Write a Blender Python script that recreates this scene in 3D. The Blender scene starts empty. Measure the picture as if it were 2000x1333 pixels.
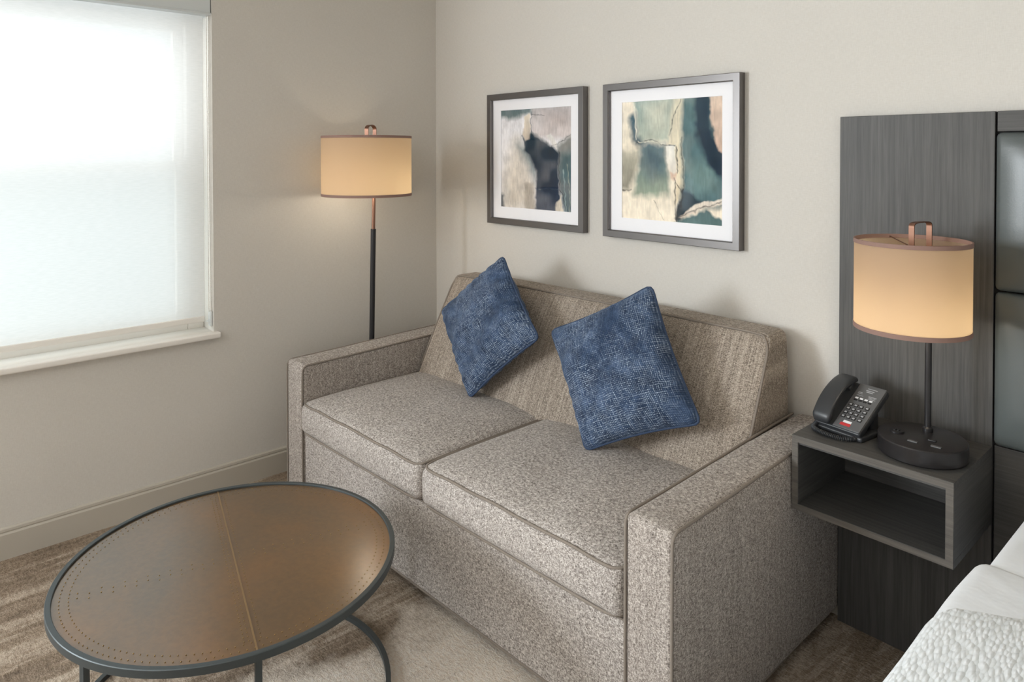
import bpy, bmesh, math, random
import numpy as np
from mathutils import Vector, Matrix
random.seed(4); PI = math.pi
SC = bpy.context.scene

# ------------------------------------------------------------------ camera, world, lights, exposure
W, H = 2000, 1333
f, ppy = 1386.9, 320.3
yaw, pitch, roll = 0.8357, 0.0158, -0.0013
F = Vector((-math.sin(yaw)*math.cos(pitch), math.cos(yaw)*math.cos(pitch), -math.sin(pitch)))
R0 = Vector((math.cos(yaw), math.sin(yaw), 0)); U0 = R0.cross(F)
R = R0*math.cos(roll) + U0*math.sin(roll); U = U0*math.cos(roll) - R0*math.sin(roll)
CAM = Vector((3.1931, -2.3219, 1.5))
cd = bpy.data.cameras.new('camera'); cam = bpy.data.objects.new('camera', cd); SC.collection.objects.link(cam)
m = Matrix((R, U, -F)).transposed().to_4x4(); m.translation = CAM; cam.matrix_world = m
cd.sensor_fit = 'HORIZONTAL'; cd.sensor_width = 36; cd.lens = f/W*36
cd.shift_y = -(H/2 - ppy)/W; cd.clip_start = .02
SC.camera = cam

def ray(px, py): return F + R*((px-1000)/f) - U*((py-ppy)/f)
def on(px, py, ax, v):
    d = ray(px, py); t = (v - CAM[ax])/d[ax]; return CAM + d*t

wd = bpy.data.worlds.new('sky'); SC.world = wd; wd.use_nodes = True
wd.node_tree.nodes['Background'].inputs[0].default_value = (.85, .93, 1, 1)
wd.node_tree.nodes['Background'].inputs[1].default_value = 0.8

def area(name, loc, direction, sx, sy, power, col):
    l = bpy.data.lights.new(name, 'AREA'); l.shape = 'RECTANGLE'; l.size = sx; l.size_y = sy
    l.energy = power; l.color = col
    o = bpy.data.objects.new(name, l); SC.collection.objects.link(o)
    o.location = loc; o.rotation_euler = Vector(direction).to_track_quat('-Z', 'Z').to_euler()
    return o
area('daylight_front_window', (-.75, -2.05, 1.65), (1, 0, -.05), 2.6, 2.2, 20, (.96, .99, 1))
area('daylight_rear_window', (-.25, -4.5, 1.5), (1, .5, 0), 2.0, 1.7, 290, (.91, .95, 1))
area('ceiling_fill_light', (2.4, -3.9, 2.62), (0, .25, -1), 1.6, 1.6, 30, (.98, .98, 1))  # added overhead fill
area('far_side_fill_light', (5.45, -4.6, 1.75), (-1, .38, 0), 1.6, 1.5, 22, (.97, .98, 1))  # added fill from the far side, with no lamp behind it
vs = SC.view_settings
vs.view_transform = 'Standard'; vs.look = 'None'; vs.exposure = 0.33; vs.gamma = 1; vs.use_curve_mapping = False
SC.cycles.use_denoising = True
SC.cycles.max_bounces = 10; SC.cycles.diffuse_bounces = 6; SC.cycles.transparent_max_bounces = 12
SC.cycles.sample_clamp_indirect = 6
SC.cycles.caustics_reflective = False; SC.cycles.caustics_refractive = False

# ------------------------------------------------------------------ helpers
WM = {}
def thing(name, label, cat, loc=(0, 0, 0), rz=0, group=None):
    o = bpy.data.objects.new(name, None); SC.collection.objects.link(o)
    o.empty_display_size = .05; o.location = loc; o.rotation_euler = (0, 0, rz)
    WM[o.name] = Matrix.Translation(loc) @ Matrix.Rotation(rz, 4, 'Z')
    return tag(o, label, cat, group)
def tag(o, label, cat, group=None):
    o['label'] = label; o['category'] = cat
    if group: o['group'] = group
    return o
def obj(name, vf, mat, parent=None, smooth=True, local=False, angle=None, uv=None):
    v, fc = vf
    if parent is not None:
        M = WM[parent.name]
        if not local:
            Mi = M.inverted(); v = [Mi @ Vector(p) for p in v]
    me = bpy.data.meshes.new(name); me.from_pydata([tuple(p) for p in v], [], fc); me.update()
    bm = bmesh.new(); bm.from_mesh(me); bmesh.ops.recalc_face_normals(bm, faces=bm.faces); 
    for fa in bm.faces: fa.smooth = smooth
    if angle:
        for e in bm.edges:
            if len(e.link_faces) == 2 and e.calc_face_angle(0) > angle: e.smooth = False
    bm.to_mesh(me); bm.free()
    me.materials.append(mat)
    o = bpy.data.objects.new(name, me); SC.collection.objects.link(o)
    if parent is not None:
        o.parent = parent; WM[o.name] = M
    else: WM[o.name] = Matrix.Identity(4)
    return o
def struct(name, vf, mat, **k):
    o = obj(name, vf, mat, **k); 
    if o.parent is None: o['kind'] = 'structure'
    return o
def join(*l):
    V = []; Fc = []
    for v, fc in l:
        n = len(V); V += list(v); Fc += [tuple(i+n for i in q) for q in fc]
    return V, Fc
def box(x0, x1, y0, y1, z0, z1, bev=0, seg=2):
    bm = bmesh.new(); bmesh.ops.create_cube(bm, size=1)
    for v in bm.verts:
        v.co = Vector((x0+(v.co.x+.5)*(x1-x0), y0+(v.co.y+.5)*(y1-y0), z0+(v.co.z+.5)*(z1-z0)))
    if bev: bmesh.ops.bevel(bm, geom=bm.edges[:]+bm.verts[:], offset=bev, segments=seg, profile=.5, affect='EDGES')
    bm.verts.index_update()
    r = [v.co.copy() for v in bm.verts], [tuple(v.index for v in q.verts) for q in bm.faces]
    bm.free(); return r
def rbox(x0, x1, y0, y1, z0, z1, r=.03, n=(16, 12, 6), fn=None):
    """soft upholstered block: rounded box on a dense grid, optional shaping function"""
    V = {}; vl = []; fc = []
    def samples(a, b, k):
        arc = [a + r*(1-math.cos(t*PI/8)) for t in range(0, 4)] 
        arc2 = [b - (q-a) for q in arc][::-1]
        return arc + [a+r + (b-a-2*r)*i/k for i in range(k+1)] + arc2
    X = samples(x0, x1, n[0]); Y = samples(y0, y1, n[1]); Z = samples(z0, z1, n[2])
    def vid(i, j, k):
        key = (i, j, k)
        if key in V: return V[key]
        p = Vector((X[i], Y[j], Z[k]))
        c = Vector((min(max(p.x, x0+r), x1-r), min(max(p.y, y0+r), y1-r), min(max(p.z, z0+r), z1-r)))
        d = p-c
        if d.length > 1e-9: p = c + d.normalized()*r
        if fn:
            u = ((p.x-x0)/(x1-x0)*2-1, (p.y-y0)/(y1-y0)*2-1, (p.z-z0)/(z1-z0)*2-1)
            p = fn(p, u)
        V[key] = len(vl); vl.append(p); return V[key]
    a, b, c = len(X)-1, len(Y)-1, len(Z)-1
    for i in range(a):
        for j in range(b):
            for k in (0, c): fc.append((vid(i,j,k), vid(i+1,j,k), vid(i+1,j+1,k), vid(i,j+1,k)))
    for i in range(a):
        for k in range(c):
            for j in (0, b): fc.append((vid(i,j,k), vid(i+1,j,k), vid(i+1,j,k+1), vid(i,j,k+1)))
    for j in range(b):
        for k in range(c):
            for i in (0, a): fc.append((vid(i,j,k), vid(i,j+1,k), vid(i,j+1,k+1), vid(i,j,k+1)))
    return vl, fc
def smooth_path(pts, n=8, closed=False):
    P = [Vector(p) for p in pts]; out = []; N = len(P)
    for i in range(N if closed else N-1):
        g = lambda k: P[k % N] if closed else P[min(max(k, 0), N-1)]
        a, b, c, d = g(i-1), g(i), g(i+1), g(i+2)
        for s in range(n):
            t = s/n
            out.append(.5*((2*b)+(c-a)*t+(2*a-5*b+4*c-d)*t*t+(3*b-a-3*c+d)*t**3))
    if not closed: out.append(P[-1])
    return out
def tube(pts, r, seg=8, closed=False, rfn=None):
    P = [Vector(p) for p in pts]; N = len(P); V = []; Fc = []
    T = []
    for i in range(N):
        a = P[i-1] if (i > 0 or closed) else P[i]; b = P[(i+1) % N] if (i < N-1 or closed) else P[i]
        T.append((b-a).normalized())
    n = T[0].orthogonal().normalized()
    for i in range(N):
        n = (n - T[i]*n.dot(T[i])).normalized(); b = T[i].cross(n)
        rr = rfn(i/(N-1)) if rfn else r
        for k in range(seg):
            t = 2*PI*k/seg; V.append(P[i] + n*(rr*math.cos(t)) + b*(rr*math.sin(t)))
    for i in range(N if closed else N-1):
        for k in range(seg):
            j = (i+1) % N
            Fc.append((i*seg+k, i*seg+(k+1) % seg, j*seg+(k+1) % seg, j*seg+k))
    if not closed:
        Fc.append(tuple(range(seg))[::-1]); Fc.append(tuple((N-1)*seg+k for k in range(seg)))
    return V, Fc
def ribbon(pts, wdir, w, t):
    """flat strap: rectangular section swept along pts, wide along wdir"""
    P = [Vector(p) for p in pts]; wd_ = Vector(wdir).normalized(); V = []; Fc = []; N = len(P)
    for i in range(N):
        T = (P[min(i+1, N-1)]-P[max(i-1, 0)]).normalized(); n = T.cross(wd_).normalized()
        for a, b in ((-1, -1), (1, -1), (1, 1), (-1, 1)): V.append(P[i]+wd_*(a*w/2)+n*(b*t/2))
    for i in range(N-1):
        for k in range(4): Fc.append((i*4+k, i*4+(k+1) % 4, i*4+4+(k+1) % 4, i*4+4+k))
    Fc.append((0, 1, 2, 3)); Fc.append((N*4-4, N*4-3, N*4-2, N*4-1))
    return V, Fc
def lathe(prof, c=(0, 0, 0), seg=64, closed=False):
    """profile [(r,z)]; closed=True joins last to first (ring section)"""
    V = []; Fc = []; n = len(prof); c = Vector(c)
    for r, z in prof:
        for k in range(seg):
            t = 2*PI*k/seg; V.append(c+Vector((r*math.cos(t), r*math.sin(t), z)))
    for i in range(n if closed else n-1):
        j = (i+1) % n
        for k in range(seg): Fc.append((i*seg+k, i*seg+(k+1) % seg, j*seg+(k+1) % seg, j*seg+k))
    if not closed:
        if prof[0][0] > 1e-6: Fc.append(tuple(range(seg)))
        if prof[-1][0] > 1e-6: Fc.append(tuple((n-1)*seg+k for k in range(seg)))
    return V, Fc
def grid(fn, nu, nv):
    V = [Vector(fn(i/nu, j/nv)) for j in range(nv+1) for i in range(nu+1)]
    return V, [(j*(nu+1)+i, j*(nu+1)+i+1, (j+1)*(nu+1)+i+1, (j+1)*(nu+1)+i) for j in range(nv) for i in range(nu)]
def xf(vf, M): return [M @ Vector(p) for p in vf[0]], vf[1]

# ------------------------------------------------------------------ materials
def srgb(r, g, b):
    q = lambda c: (c/255/12.92) if c/255 <= .04045 else ((c/255+.055)/1.055)**2.4
    return (q(r), q(g), q(b), 1)
class Mat:
    def __init__(s, name, col=(.5, .5, .5, 1), rough=.6, metal=0, spec=.5):
        s.m = bpy.data.materials.new(name); s.m.use_nodes = True; s.t = s.m.node_tree
        s.b = s.t.nodes['Principled BSDF']; s.b.inputs['Base Color'].default_value = col
        s.b.inputs['Roughness'].default_value = rough; s.b.inputs['Metallic'].default_value = metal
        s.b.inputs['Specular IOR Level'].default_value = spec
        s._c = None
    def n(s, ty, **k):
        x = s.t.nodes.new(ty)
        for a, v in k.items():
            if a in x.inputs: x.inputs[a].default_value = v
            else: setattr(x, a, v)
        return x
    def l(s, a, b): s.t.links.new(a, b)
    def coord(s, scale=(1, 1, 1), out='Object', rot=(0, 0, 0)):
        if s._c is None: s._c = s.n('ShaderNodeTexCoord')
        mp = s.n('ShaderNodeMapping'); mp.inputs['Scale'].default_value = scale; mp.inputs['Rotation'].default_value = rot
        s.l(s._c.outputs[out], mp.inputs['Vector']); return mp.outputs[0]
    def noise(s, scale, sc=1, det=3, rough=.55, out='Object', rot=(0, 0, 0), dist=0):
        x = s.n('ShaderNodeTexNoise'); x.inputs['Scale'].default_value = sc; x.inputs['Detail'].default_value = det
        x.inputs['Roughness'].default_value = rough; x.inputs['Distortion'].default_value = dist
        s.l(s.coord(scale, out, rot), x.inputs['Vector']); return x.outputs['Fac']
    def ramp(s, fac, stops):
        x = s.n('ShaderNodeValToRGB'); e = x.color_ramp.elements
        while len(e) > 1: e.remove(e[-1])
        e[0].position = stops[0][0]; e[0].color = stops[0][1]
        for p, c in stops[1:]:
            q = e.new(p); q.color = c
        s.l(fac, x.inputs[0]); return x.outputs[0]
    def mix(s, fac, a, b, mode='MIX'):
        x = s.n('ShaderNodeMix'); x.data_type = 'RGBA'; x.blend_type = mode
        for sock, v in ((x.inputs[0], fac), (x.inputs[6], a), (x.inputs[7], b)):
            if isinstance(v, (int, float, tuple)): sock.default_value = v
            else: s.l(v, sock)
        return x.outputs[2]
    def math(s, op, a, b=0., clamp=False):
        x = s.n('ShaderNodeMath'); x.operation = op; x.use_clamp = clamp
        for sock, v in ((x.inputs[0], a), (x.inputs[1], b)):
            if isinstance(v, (int, float)): sock.default_value = v
            else: s.l(v, sock)
        return x.outputs[0]
    def color(s, c): s.l(c, s.b.inputs['Base Color'])
    def bump(s, h, dist=.001, strength=1.):
        x = s.n('ShaderNodeBump'); x.inputs['Distance'].default_value = dist; x.inputs['Strength'].default_value = strength
        s.l(h, x.inputs['Height']); s.l(x.outputs[0], s.b.inputs['Normal'])
def G(v): return (v, v, v, 1)

def wall_mat(name):
    M = Mat(name, rough=.85, spec=.2)
    a = M.noise((420, 420, 60), det=2); b = M.noise((60, 60, 420), det=2); c = M.noise((1, 1, 1), 1.2, 3)
    t = M.math('ADD', a, b)
    col = M.ramp(M.math('MULTIPLY', t, .5), [(.3, srgb(200, 196, 189)), (.7, srgb(214, 211, 205))])
    M.color(M.mix(.25, col, M.ramp(c, [(.35, srgb(201, 197, 190)), (.65, srgb(212, 208, 202))])))
    M.bump(t, .0006, .5); return M.m
M_wall = wall_mat('linen_wallpaper')
M_ceil = Mat('white_ceiling_paint', srgb(226, 222, 214), .9, spec=.2).m
M_base = Mat('painted_baseboard', srgb(184, 178, 167), .45).m
M_white = Mat('white_window_paint', srgb(232, 228, 222), .45).m

M = Mat('distressed_pattern_carpet', rough=.95, spec=.1)
pat = M.noise((2.8, 1.5, 1), 1.3, 9, .7, rot=(0, 0, .1), dist=.8)
fine = M.noise((1, 1, 1), 170, 2, .6); lump = M.noise((1, 1.6, 1), 46, 5, .72)
str_ = M.noise((11, 1.7, 1), 1, 8, .72, rot=(0, 0, .08), dist=.5)
vein = M.noise((14, 5, 1), 1, 9, .8, rot=(0, 0, .1), dist=1.2)
c1 = M.ramp(pat, [(.38, srgb(128, 114, 100)), (.47, srgb(178, 165, 151)), (.56, srgb(208, 197, 184))])
c2 = M.ramp(str_, [(.38, srgb(116, 103, 90)), (.5, srgb(174, 162, 148)), (.58, srgb(224, 213, 200))])
c = M.mix(.62, c1, c2)
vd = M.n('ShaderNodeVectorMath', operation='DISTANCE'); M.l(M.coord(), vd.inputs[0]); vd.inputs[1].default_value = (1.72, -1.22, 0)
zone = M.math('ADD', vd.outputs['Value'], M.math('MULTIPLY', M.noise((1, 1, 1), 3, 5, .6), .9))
c = M.mix(M.ramp(zone, [(.8, G(0)), (1.15, G(.9))]), M.mix(.8, c, srgb(250, 236, 220)), M.mix(M.ramp(str_, [(.47, G(1)), (.56, G(.8))]), c, M.mix(1., c, srgb(176, 162, 146), 'MULTIPLY')))  # pale pattern swath, brightened to stand in for daylight; outer carpet darkened for shade
c = M.mix(M.ramp(vein, [(.57, G(0)), (.66, G(.4))]), c, srgb(104, 90, 78))
c = M.mix(.55, c, M.ramp(lump, [(.36, G(.28)), (.62, G(.9))]), 'SOFT_LIGHT')
c = M.mix(.5, c, M.ramp(fine, [(.3, G(.3)), (.7, G(.95))]), 'SOFT_LIGHT')
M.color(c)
M.bump(M.math('ADD', M.math('MULTIPLY', fine, .35), M.math('ADD', M.math('MULTIPLY', vein, .5), lump)), .010, .9); M_carpet = M.m

def tweed(name, lo, mid, hi, stripe=0., sv=(120, 120, 1.5)):
    M = Mat(name, rough=.92, spec=.15)
    n1 = M.noise((520, 520, 130), 1, 2, .6); n2 = M.noise((130, 130, 520), 1, 2, .6); n3 = M.noise((1, 1, 1), 360, 2, .7)
    cl = M.noise((1, 1, 1), 95, 4, .7); big = M.noise((3, 3, 3), 1, 3)
    t = M.math('ADD', M.math('MULTIPLY', M.math('ADD', n1, n2), .34), M.math('MULTIPLY', n3, .32))
    t = M.math('ADD', M.math('MULTIPLY', t, .86), M.math('MULTIPLY', cl, .14))
    c = M.ramp(t, [(.38, lo), (.48, mid), (.60, hi)])
    if stripe:
        st = M.noise(sv, 1, 2, .5); s2 = M.noise((14, 14 if sv[1] > 9 else 1, 1), 1, 2, .5)
        c = M.mix(stripe, c, M.ramp(st, [(.36, lo), (.5, mid), (.64, hi)]))
        c = M.mix(.2, c, M.ramp(s2, [(.35, G(.36)), (.65, G(.6))]), 'SOFT_LIGHT')
    c = M.mix(.3, c, M.ramp(big, [(.3, G(.38)), (.7, G(.62))]), 'SOFT_LIGHT')
    M.color(c); M.bump(t, .0016, .8)
    M.b.inputs['Sheen Weight'].default_value = .1
    return M.m
M_tweed = tweed('heather_tweed', srgb(68, 62, 59), srgb(148, 140, 134), srgb(222, 216, 210))
M_tweed_arm = tweed('heather_tweed_arm', srgb(66, 60, 56), srgb(142, 133, 126), srgb(216, 208, 200), .08)
M_tweed_back = tweed('ribbed_tweed', srgb(62, 54, 48), srgb(134, 123, 112), srgb(204, 192, 178), .2, (260, 3, 3))
M_pipe = Mat('tweed_piping', srgb(134, 125, 116), .9, spec=.15).m

def velvet():
    M = Mat('blue_slub_velvet', rough=.85, spec=.15)
    w1 = M.noise((1, 1, 1), 6, 5, .65, out='UV'); w2 = M.noise((1, 1, 1), 2.6, 4, .65, out='UV', dist=.6)
    base = M.ramp(w1, [(.36, srgb(32, 45, 68)), (.52, srgb(50, 68, 96)), (.70, srgb(84, 104, 136))])
    wob = M.n('ShaderNodeTexNoise'); wob.inputs['Scale'].default_value = 9; M.l(M.coord(out='UV'), wob.inputs['Vector'])
    sx = M.n('ShaderNodeSeparateXYZ'); M.l(M.coord(out='UV'), sx.inputs[0])
    u = M.math('ADD', sx.outputs[0], M.math('MULTIPLY', wob.outputs['Fac'], .03)); v = M.math('ADD', sx.outputs[1], M.math('MULTIPLY', wob.outputs['Fac'], .03))
    fu = M.math('ABSOLUTE', M.math('SINE', M.math('MULTIPLY', u, PI*74))); fv = M.math('ABSOLUTE', M.math('SINE', M.math('MULTIPLY', v, PI*74)))
    ru = M.noise((74, 9, 1), 1, 2, .6, out='UV'); rv_ = M.noise((9, 74, 1), 1, 2, .6, out='UV'); rc = M.noise((74, 74, 1), 1, 1, .5, out='UV')
    patch = M.ramp(w2, [(.36, G(.08)), (.56, G(1))])
    du = M.math('MULTIPLY', M.ramp(fu, [(.62, G(0)), (.95, G(1))]), M.ramp(ru, [(.46, G(0)), (.62, G(.42))]))
    dv_ = M.math('MULTIPLY', M.ramp(fv, [(.62, G(0)), (.95, G(1))]), M.ramp(rv_, [(.46, G(0)), (.62, G(.42))]))
    dots = M.math('MULTIPLY', M.ramp(M.math('MULTIPLY', fu, fv), [(.45, G(0)), (.8, G(1))]), M.ramp(rc, [(.5, G(0)), (.6, G(1))]))
    fl = M.math('MULTIPLY', M.math('MAXIMUM', M.math('MAXIMUM', du, dv_), dots), patch)
    dk = M.math('MULTIPLY', M.ramp(M.math('MULTIPLY', fu, fv), [(.05, G(.55)), (.3, G(0))]), 1.)
    c = M.mix(dk, base, srgb(28, 40, 62)); c = M.mix(fl, c, srgb(176, 190, 208)); M.color(c)
    M.bump(M.math('ADD', M.math('MULTIPLY', fu, fv), M.math('MULTIPLY', w1, 1.5)), .002, .6)
    M.b.inputs['Sheen Weight'].default_value = .35; M.b.inputs['Sheen Tint'].default_value = srgb(150, 175, 210)
    return M.m
M_velvet = velvet()
M_velvet_pipe = Mat('blue_velvet_piping', srgb(58, 72, 96), .8, spec=.2).m

def wood(name, axis, lo=(62, 61, 60), hi=(84, 83, 81), rough=.5):
    M = Mat(name, rough=rough, spec=.4)
    s1 = [95, 95, 95]; s1[axis] = 2.2; s2 = [260, 260, 260]; s2[axis] = 9
    a = M.noise(tuple(s1), 1, 4, .6, dist=.3); b = M.noise(tuple(s2), 1, 3, .6)
    t = M.math('ADD', M.math('MULTIPLY', a, .6), M.math('MULTIPLY', b, .4))
    M.color(M.ramp(t, [(.36, srgb(*lo)), (.64, srgb(*hi))])); M.bump(t, .0006, .5); return M.m
M_woodz = wood('grey_oak_upright_grain', 2); M_woodx = wood('grey_oak_lengthwise_grain', 0)
M_woody = wood('grey_oak_depth_grain', 1)
M_woodedge = wood('grey_oak_edge', 0, (80, 76, 72), (104, 99, 93))
M_gap = Mat('shadow_gap_black', srgb(20, 20, 20), .8).m
M = Mat('grey_leather', srgb(80, 86, 86), .32, spec=.5); nn = M.noise((1, 1, 1), 240, 3); M.bump(nn, .0004, .35); M_leather = M.m
M_frame = Mat('brushed_pewter_frame', srgb(112, 109, 108), .34, metal=.75); 
nz = M_frame.noise((8, 8, 200), 1, 3); M_frame.bump(nz, .0002, .3); M_frame = M_frame.m
M_matboard = Mat('white_mat_board', srgb(246, 246, 250), .8).m
M_black = Mat('satin_black_metal', srgb(36, 35, 37), .38, metal=.2).m
M_dark = Mat('dark_bronze_base', srgb(46, 44, 45), .28, metal=.3).m
M_copper = Mat('brushed_copper', srgb(132, 98, 82), .35, metal=.8).m
M_steel = Mat('blackened_steel', srgb(70, 76, 78), .45, metal=.45).m
M_plastic = Mat('black_phone_plastic', srgb(48, 50, 53), .36).m
M_plate = Mat('charcoal_phone_faceplate', srgb(86, 87, 89), .4).m
M_key = Mat('black_phone_key', srgb(34, 34, 36), .35).m
M_print = Mat('white_print', srgb(214, 216, 220), .6).m
M_dimprint = Mat('grey_print', srgb(160, 162, 166), .6).m
M_red = Mat('red_print', srgb(184, 50, 54), .5).m

def shade_mat():
    m = bpy.data.materials.new('cream_lampshade_fabric'); m.use_nodes = True; t = m.node_tree; t.nodes.clear()
    o = t.nodes.new('ShaderNodeOutputMaterial'); mx = t.nodes.new('ShaderNodeMixShader'); d = t.nodes.new('ShaderNodeBsdfDiffuse'); tr = t.nodes.new('ShaderNodeBsdfTranslucent')
    d.inputs[0].default_value = srgb(200, 178, 164); tr.inputs[0].default_value = srgb(250, 238, 216); mx.inputs[0].default_value = .72
    t.links.new(d.outputs[0], mx.inputs[1]); t.links.new(tr.outputs[0], mx.inputs[2]); t.links.new(mx.outputs[0], o.inputs[0]); return m
M_shade = shade_mat()
M_trim = Mat('mauve_shade_trim', srgb(140, 112, 102), .8).m
M_bulb = bpy.data.materials.new('glowing_bulb'); M_bulb.use_nodes = True
_b = M_bulb.node_tree.nodes['Principled BSDF']; _b.inputs['Emission Color'].default_value = (1, .72, .42, 1); _b.inputs['Emission Strength'].default_value = 2

def blind_mat():
    m = bpy.data.materials.new('sheer_roller_fabric'); m.use_nodes = True; t = m.node_tree; t.nodes.clear()
    N = t.nodes.new; L = t.links.new
    o = N('ShaderNodeOutputMaterial'); d = N('ShaderNodeBsdfDiffuse'); tr = N('ShaderNodeBsdfTranslucent'); tp = N('ShaderNodeBsdfTransparent')
    a = N('ShaderNodeMixShader'); b = N('ShaderNodeMixShader')
    tc = N('ShaderNodeTexCoord'); mp = N('ShaderNodeMapping'); mp.inputs['Scale'].default_value = (1, 30, 260); nz = N('ShaderNodeTexNoise'); nz.inputs['Scale'].default_value = 1
    rp = N('ShaderNodeValToRGB'); rp.color_ramp.elements[0].position = .35; rp.color_ramp.elements[0].color = (.86, .865, .865, 1)
    rp.color_ramp.elements[1].position = .65; rp.color_ramp.elements[1].color = (.90, .90, .905, 1)
    L(tc.outputs['Object'], mp.inputs[0]); L(mp.outputs[0], nz.inputs['Vector']); L(nz.outputs['Fac'], rp.inputs[0])
    L(rp.outputs[0], d.inputs[0]); L(rp.outputs[0], tr.inputs[0]); tp.inputs[0].default_value = (1, 1, 1, 1)
    a.inputs[0].default_value = .6; L(d.outputs[0], a.inputs[1]); L(tr.outputs[0], a.inputs[2])
    b.inputs[0].default_value = .1; L(a.outputs[0], b.inputs[1]); L(tp.outputs[0], b.inputs[2]); L(b.outputs[0], o.inputs[0]); return m
M_blind = blind_mat()
def glass_mat():
    m = bpy.data.materials.new('window_glass'); m.use_nodes = True; t = m.node_tree; t.nodes.clear()
    o = t.nodes.new('ShaderNodeOutputMaterial'); g = t.nodes.new('ShaderNodeBsdfGlossy'); g.inputs['Roughness'].default_value = .02
    tp = t.nodes.new('ShaderNodeBsdfTransparent'); tp.inputs[0].default_value = (.95, .98, .96, 1); mx = t.nodes.new('ShaderNodeMixShader'); mx.inputs[0].default_value = .06
    t.links.new(tp.outputs[0], mx.inputs[1]); t.links.new(g.outputs[0], mx.inputs[2]); t.links.new(mx.outputs[0], o.inputs[0]); return m
M_glass = glass_mat()
M_screen = glass_mat(); M_screen.name = 'insect_screen_mesh'; M_screen.node_tree.nodes['Transparent BSDF'].inputs[0].default_value = (.72, .74, .73, 1); M_screen.node_tree.nodes['Mix Shader'].inputs[0].default_value = 0
M_cassette = Mat('pale_grey_fascia', srgb(206, 211, 212), .5).m
M_chain = Mat('white_bead_chain', srgb(222, 218, 212), .4).m

M = Mat('white_bed_sheet', srgb(240, 244, 249), .85, spec=.15); M.bump(M.noise((1, 1, 1), 7, 4, .5), .012, .5); M_sheet = M.m
M = Mat('white_matelasse_blanket', rough=.9, spec=.1)
vo = M.n('ShaderNodeTexVoronoi'); vo.inputs['Scale'].default_value = 1; M.l(M.coord((150, 55, 100), rot=(0, 0, .25)), vo.inputs['Vector'])
M.color(M.ramp(vo.outputs['Distance'], [(.1, srgb(244, 248, 252)), (.8, srgb(226, 231, 234))])); M.bump(M.math('SUBTRACT', 1., vo.outputs['Distance']), .003, .9); M_matelasse = M.m

# bronze leather table top
M = Mat('bronze_patinated_leather', rough=.34, spec=.6)
bg = M.noise((1, 1, 1), 1.9, 4, .5, dist=.4); sm = M.noise((1, 1, 1), 60, 4, .6)
c = M.ramp(bg, [(.34, srgb(72, 54, 30)), (.5, srgb(96, 66, 28)), (.66, srgb(122, 78, 22))])
M.color(M.mix(.25, c, M.ramp(sm, [(.35, srgb(76, 58, 32)), (.65, srgb(112, 82, 42))])))
M.b.inputs['Metallic'].default_value = .35
M.b.inputs['Coat Weight'].default_value = .8; M.b.inputs['Coat Roughness'].default_value = .22; M.b.inputs['Coat IOR'].default_value = 1.75
M.l(M.math('ADD', M.math('MULTIPLY', bg, .2), .32), M.b.inputs['Roughness'])
M.bump(sm, .0004, .4); M_bronze = M.m
M_rivet = Mat('brass_rivet', srgb(150, 122, 76), .35, metal=.7).m

M_seam = Mat('pale_seam_strip', srgb(128, 102, 68), .45, metal=.3).m
# ------------------------------------------------------------------ room shell
XR, YR, ZC = 5.6, -6.2, 2.66
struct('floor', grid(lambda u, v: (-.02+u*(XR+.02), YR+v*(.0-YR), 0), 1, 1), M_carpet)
struct('ceiling', box(-.2, XR+.1, YR-.1, .1, ZC, ZC+.08), M_ceil, smooth=False)
struct('wall_back', box(-.2, XR+.1, 0, .1, 0, ZC), M_wall, smooth=False)
struct('wall_right', box(XR, XR+.1, YR, 0, 0, ZC), M_wall, smooth=False)
struct('wall_front', box(-.2, XR+.1, YR-.1, YR, 0, ZC), M_wall, smooth=False)
WY1, WY0, WZ0, WZ1 = -1.206, -2.9, .70, 2.3
V2 = (-5.4, -3.6, .7, 2.3)
struct('wall_left', join(box(-.2, 0, WY1, 0, 0, ZC), box(-.2, 0, WY0, WY1, 0, WZ0), box(-.2, 0, WY0, WY1, WZ1, ZC),
    box(-.2, 0, V2[1], WY0, 0, ZC), box(-.2, 0, V2[0], V2[1], 0, V2[2]), box(-.2, 0, V2[0], V2[1], V2[3], ZC), box(-.2, 0, YR, V2[0], 0, ZC)), M_wall, smooth=False)
def baseboard(name, axis, a, b, at, sgn):
    prof = [(0, 0), (.015, 0), (.015, .092), (.012, .096), (.0095, .0985), (.0095, .1005), (.012, .103), (.011, .112), (.005, .116), (0, .116)]
    V = []; n = len(prof)
    for s in (a, b):
        for d, z in prof: V.append((at+sgn*d, s, z) if axis == 'y' else (s, at+sgn*d, z))
    Fc = [(i, (i+1) % n, n+(i+1) % n, n+i) for i in range(n)] + [tuple(range(n)), tuple(range(n, 2*n))]
    return struct(name, (V, Fc), M_base, angle=.5)
baseboard('baseboard_left', 'y', YR, 0, 0, 1)
baseboard('baseboard_back', 'x', .015, 2.215, 0, -1)

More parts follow.
